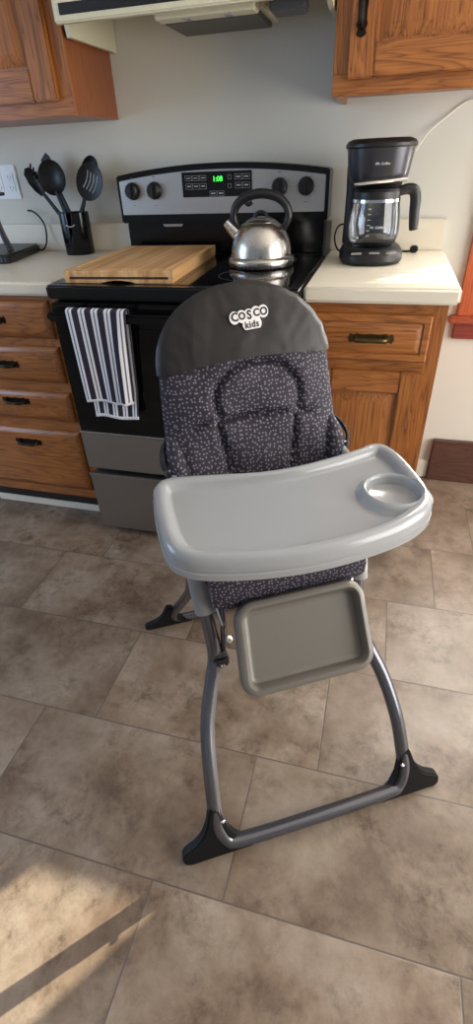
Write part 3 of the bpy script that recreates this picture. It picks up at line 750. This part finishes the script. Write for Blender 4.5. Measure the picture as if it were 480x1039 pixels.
# tray
OUT = [(-.228,.02),(-.223,-.010),(-.195,-.032),(-.12,-.020),(-.03,.001),(.04,.005),(.12,-.004),(.185,-.018),(.226,-.030),(.252,-.016),(.261,.025),(.256,.09),(.245,.15),(.222,.198),(.165,.232),(.09,.249),(.0,.256),(-.09,.248),(-.175,.226),(-.214,.200),(-.230,.16),(-.232,.08)]
oc = catmull([Vector((a, -b)) for a, b in OUT], 6, True)
area = sum(oc[i-1].x*oc[i].y-oc[i].x*oc[i-1].y for i in range(len(oc)))
if area < 0: oc = oc[::-1]
prof = [(.014,.676),(.004,.676),(-.002,.679),(-.002,.690),(.001,.6915),(.001,.6935),(-.0005,.695),(.000,.706),(.003,.7145),(.008,.7195),(.014,.7205),(.020,.7185),(.025,.713),(.028,.7065),(.032,.7042),(.035,.7038)]
tl = [[Vector((p.x, p.y, z_)) for p in inset_soft(oc, d_)] for d_, z_ in prof]
m = MB().loops(tl, cap0=True, cap1=True)
tray = m.build('tray', trayplastic, HC)
cc = MB().lathe([(.0,.60),(.0515,.60),(.0515,.76),(.0,.76)], (.184,-.138,0), 48).build('cutter', trayplastic)
def boolean(o, cut):
    cut.parent = o.parent
    md = o.modifiers.new('b', 'BOOLEAN'); md.object = cut; md.operation = 'DIFFERENCE'; md.solver = 'EXACT'
    bpy.context.view_layer.update()
    dg = bpy.context.evaluated_depsgraph_get(); me = bpy.data.meshes.new_from_object(o.evaluated_get(dg)); o.modifiers.clear(); o.data = me
    me.polygons.foreach_set('use_smooth', [True]*len(me.polygons)); me.set_sharp_from_angle(angle=R(38))
    bpy.data.objects.remove(cut)
boolean(tray, cc)
MB().lathe([(.0,.697),(.040,.697),(.0435,.699),(.0450,.704),(.0460,.713),(.0480,.7170),(.0510,.7190),(.0545,.7175),(.0590,.7125),(.0635,.7060),(.0680,.7030),(.0680,.690),(.050,.684),(.0,.684)], (.184,-.138,0), 56).build('cup_holder', trayplastic, tray)
MB().box(-.05, .055, -.2545, -.240, .6765, .689, .003).build('release_lever', trayplastic, tray)
# arm rails below the tray, up to the seat back
for sg in (-1, 1):
    MB().tube([P3(sg*.178,.10,.684),P3(sg*.178,-.02,.692),P3(sg*.176,-.085,.700)], .013, 12, 4, flat=.8).build('arm_rail', trayplastic, HC)
    MB().tube([P3(sg*.186,-.055,.700),P3(sg*.196,-.075,.722),P3(sg*.192,-.100,.738),P3(sg*.180,-.118,.748)], .0075, 10, 5, flat=.5).build('strap', webbing, HC)
    MB().box(-.009+sg*.186, .009+sg*.186, .058, .066, .700, .716, .002).build('strap_buckle', chrome, HC)
# back pad
ZB, ZT = .555, 1.009
def hw(z):
    if z > .862: return .174*max(0, 1-((z-.862)/(ZT-.862))**2.25)**.5
    return .174+.012*min(1, (.862-z)/.2)
def outl():
    pts = []
    for z in [ZB+.012+(.862-ZB-.012)*k/16 for k in range(16)]: pts.append((hw(z), z))
    for k in range(0, 33):
        a = PI*k/32; c, s_ = math.cos(a), math.sin(a)
        pts.append((.174*math.copysign(abs(c)**(.95), c), .862+(ZT-.862)*abs(s_)**(.90)))
    for z in [ZB+.012+(.862-ZB-.012)*k/16 for k in range(15, -1, -1)]: pts.append((-hw(z), z))
    for k in range(1, 14): pts.append((-.186+.372*k/14, ZB))
    return pts
def plane(s, z, t):        # back plane with offset t towards the sitter
    f0 = -.100-.34*(z-.71); return P3(s, f0+t*.947, z+t*.322)
def groove(s, z):
    g = 0
    e_ = math.hypot((s-.012)/.088, (z-.808)/.066)
    if z > .775: g = max(g, math.exp(-((e_-1)*.075/.006)**2))
    g = max(g, math.exp(-((z-.772-.006*math.cos(s*16))/.006)**2))
    if z < .775:
        for sg in (-1, 1):
            g = max(g, math.exp(-((s-.006-sg*(.082-(.775-z)*.16))/.006)**2))
    return g
def puff(s, z, q):
    base = .030*(max(0, 1-q**3.2))**.6
    wav = .0035*math.sin(s*42+z*11)*math.sin(z*37+1)*(1-q**4)
    bol = .016*math.exp(-((abs(s)-.155)/.04)**2)*min(1, max(0, (.80-z)/.12))*(1-q**6)
    return base+wav+bol-.013*groove(s, z)*(1-q**8)
def padmesh(extra=0, wrinkle=0):
    o_ = outl(); c = (0, .80); ls = []
    for q in [1-(k/34) for k in range(34)]+[.012]:
        row = []
        for i, (a, b_) in enumerate(o_):
            s_, z_ = c[0]+(a-c[0])*q, c[1]+(b_-c[1])*q
            t = puff(s_, z_, q) if not extra else .032*(max(0, 1-q**3.2))**.55+extra
            if wrinkle and b_ > .86: t += wrinkle*math.sin(i*2.6)*max(0, q-.6)*2
            sc_ = 1+extra*6*(q if extra else 0)
            row.append(plane(s_*sc_, z_+(extra*q if z_ > .86 else 0), t))
        ls.append(row)
    bk = []
    for q in (.02, .5, .8, .93, .985):
        bk.append([plane(a*q*(1+extra*6*q), c[1]+(b_-c[1])*q+(extra*q if b_ > .86 else 0), -.022*(1-q**3)**.6-extra) for a, b_ in o_])
    m = MB(); m.loops(bk+ls, cap0=True, cap1=True); return m
padmesh().build('back_pad', dotfab, HC)
m = padmesh(.0035, .0035)
bm = m.bm; bmesh.ops.remove_doubles(bm, verts=bm.verts, dist=1e-6)
def sh(v, k): v.co.z -= k*.016*(1-(v.co.x/.175)**2) + k*.005*(v.co.x/.175)
for v in bm.verts: sh(v, 1)
bmesh.ops.bisect_plane(bm, geom=bm.verts[:]+bm.edges[:]+bm.faces[:], plane_co=(0,0,.876), plane_no=(0,0,1), clear_inner=True)
for v in bm.verts: sh(v, -1)
hc_ = m.build('head_cover', nyl, HC)
# stitched seam
# logo on the head cover
def onpad(a, b_, lift):
    z_ = .946+b_; q = 0
    return plane(a, z_, .0355+lift)
def wrp(dx, dz, ang, lift):
    ca_, sa_ = math.cos(ang), math.sin(ang)
    return lambda co: onpad(.008+dx+co.x*ca_-co.y*sa_, dz+co.x*sa_+co.y*ca_, lift+co.z)
lg = MB()
x = -.0285
def disc(m, cx_, cz_, rx, rz, lift=.0006, w2=0):
    pts = []
    for k in range(32):
        a = 2*PI*k/32; pts.append((cx_+rx*math.cos(a)+math.copysign(w2, math.cos(a)), cz_+rz*math.sin(a)))
    ca_, sa_ = math.cos(.06), math.sin(.06)
    f = lambda a, b, t: onpad(.008+a*ca_-b*sa_, a*sa_+b*ca_, t)
    m.loops([[f(a, b, -.001) for a, b in pts], [f(a, b, lift) for a, b in pts]], cap0=True, cap1=True)
for k in range(5): disc(lg, x+k*.0142, .006+(.002 if k > 2 else 0)+(x+k*.0142)*.02, .0098, .0108, .0007+k*.00004)
disc(lg, .0035, -.0085, .006, .0092, .0005, .0125)
lg.build('logo_outline', printwhite, hc_)
lb = plain('logo_black', (16,14,16), .6)
for ch, up_, sz in (('C',-.000,.0200),('O',.000,.0170),('S',.000,.0205),('C',.002,.0175),('O',.002,.0185)):
    text('logo', ch, sz, lb, hc_, None, .0006, .0002, warp=wrp(x, .006+up_+x*.06, .05, .0013)); x += .0142
text('logo', 'kids', .0160, lb, hc_, None, .0003, .0002, warp=wrp(.0035, -.0098, .08, .0012), spacing=1.1)
# side wings of the pad that wrap forward at the arms
for sg in (-1, 1):
    m = MB()
    m.tube([P3(sg*.158,-.135,.765),P3(sg*.165,-.108,.738),P3(sg*.166,-.072,.705),P3(sg*.150,-.040,.660),P3(sg*.145,.0,.615)], lambda t: .012+.014*math.sin(PI*min(1,t*1.1)), 16, 6, flat=.8)
    m.build('side_wing', dotfab, HC)
    MB().tube([P3(sg*.168,-.140,.762),P3(sg*.182,-.108,.742),P3(sg*.186,-.074,.712),P3(sg*.178,-.050,.690)], .0045, 8, 6).build('piping', webbing, HC)
# seat pad with front drop
m = MB()
prof_ = [(-.11,.548),(-.11,.585),(-.08,.606),(0,.612),(.07,.610),(.105,.600),(.122,.575),(.128,.540),(.126,.500),(.114,.484),(.100,.497),(.092,.535)]
ls = []
for s_ in (-.156,-.154,-.146,-.12,-.08,-.04,0,.04,.08,.12,.148,.157,.159):
    k = 1-(abs(s_)/.162)**8*.35
    ls.append([P3(s_, f_*(.98 if abs(s_) > .15 else 1), .55+(z_-.55)*k+.002*math.sin(s_*60+z_*50)) for f_, z_ in prof_])
m.loops(ls, cap0=True, cap1=True); m.build('seat_pad', dotfab, HC)
MB().tube([P3(-.150,-.16,.56),P3(-.150,.0,.545),P3(-.148,.075,.54),P3(-.12,.085,.54),P3(.12,.085,.54),P3(.148,.075,.54),P3(.150,.0,.545),P3(.150,-.16,.56)], .010, 10, 5).build('seat_frame', tubepaint, HC)
MB().tube([P3(-.15,-.085,.545),P3(-.152,-.15,.72),P3(-.145,-.20,.86),P3(-.10,-.235,.955),P3(0,-.25,.985),P3(.10,-.235,.955),P3(.145,-.20,.86),P3(.152,-.15,.72),P3(.15,-.085,.545)], .010, 10, 6).build('back_frame', tubepaint, HC)
# footrest pan
def pan():
    c0 = Vector((.012, 0)); top = P3(.012, .130, .512); bot = P3(.004, .236, .368)
    dn = (bot-top); Lh = dn.length/2; dn.normalize(); nrm = Vector((0, -(-dn.z), 0)); nrm = Vector((0, dn.z, -dn.y)).normalized()
    if nrm.y > 0: nrm = -nrm
    mid = (top+bot)/2
    def pt(p, h_):
        wfac = 1+.02*(-p.y/Lh); return mid+Vector((1,0,0))*p.x*wfac+dn*(-p.y)+nrm*h_
    base = rrect(.134, Lh, .036, 7)
    ls = []
    for d_, h_ in [(.010,-.016),(.003,-.016),(0,-.011),(-.001,.006),(.001,.013),(.006,.0165),(.012,.0165),(.016,.013),(.021,-.002),(.025,-.0045),(.03,-.005)]:
        ls.append([pt(p, h_) for p in inset(base, d_)])
    return MB().loops(ls, cap0=True, cap1=True).build('footrest', footplastic, HC)
pan()

# ------------------------------------------------------------------ camera
cam = bpy.data.cameras.new('camera'); co = bpy.data.objects.new('camera', cam); COL.objects.link(co)
yaw, pitch, roll = .2863, -.6194, -.0450
cy_, sy_ = math.cos(yaw), math.sin(yaw)
fw = Vector((-sy_*math.cos(pitch), cy_*math.cos(pitch), math.sin(pitch))); rt = Vector((cy_, sy_, 0)); up = rt.cross(fw)
r2 = rt*math.cos(roll)+up*math.sin(roll); u2 = -rt*math.sin(roll)+up*math.cos(roll)
co.matrix_world = Matrix(((r2.x,u2.x,-fw.x,.9707),(r2.y,u2.y,-fw.y,-2.068),(r2.z,u2.z,-fw.z,1.2016),(0,0,0,1)))
cam.sensor_fit = 'VERTICAL'; cam.sensor_height = 36; cam.lens = 502.13/1039*36; cam.clip_start = .02
bpy.context.scene.camera = co

# ------------------------------------------------------------------ light
A, E_ = R(54), R(17.9)
sun = bpy.data.lights.new('sun', 'SUN'); so = bpy.data.objects.new('sun', sun); COL.objects.link(so)
sun.energy = 24.0; sun.angle = R(.5); sun.color = (1, .90, .72)
so.rotation_euler = Vector((-math.cos(A)*math.cos(E_), -math.sin(A)*math.cos(E_), -math.sin(E_))).to_track_quat('-Z', 'Y').to_euler()
def area(name, loc, target, sx, sy, e, col):
    l = bpy.data.lights.new(name, 'AREA'); l.shape = 'RECTANGLE'; l.size = sx; l.size_y = sy; l.energy = e; l.color = col
    o = bpy.data.objects.new(name, l); COL.objects.link(o); o.location = loc
    o.rotation_euler = (Vector(target)-Vector(loc)).to_track_quat('-Z', 'Y').to_euler(); return o
area('window_light_back', (1.70, .115, 1.32), (1.60, -1, .9), .72, 1.2, 62, (1, .97, .92))
area('window_light_right', (XR-.02, -1.5, 1.15), (0, -1.6, .6), 2.0, 1.8, 80, (1, .965, .92))
area('window_light_left', (XL+.02, -1.8, 1.32), (0, -1.6, .9), 1.35, 1.2, 27, (.44, .66, 1))
wd = bpy.data.worlds.new('world'); bpy.context.scene.world = wd; wd.use_nodes = True
wd.node_tree.nodes['Background'].inputs[0].default_value = (.80, .88, 1, 1); wd.node_tree.nodes['Background'].inputs[1].default_value = .28
sc_ = bpy.context.scene; sc_.view_settings.view_transform = 'Standard'; sc_.view_settings.look = 'None'; sc_.view_settings.gamma = 1; sc_.view_settings.exposure = .24
sc_.view_settings.use_curve_mapping = False
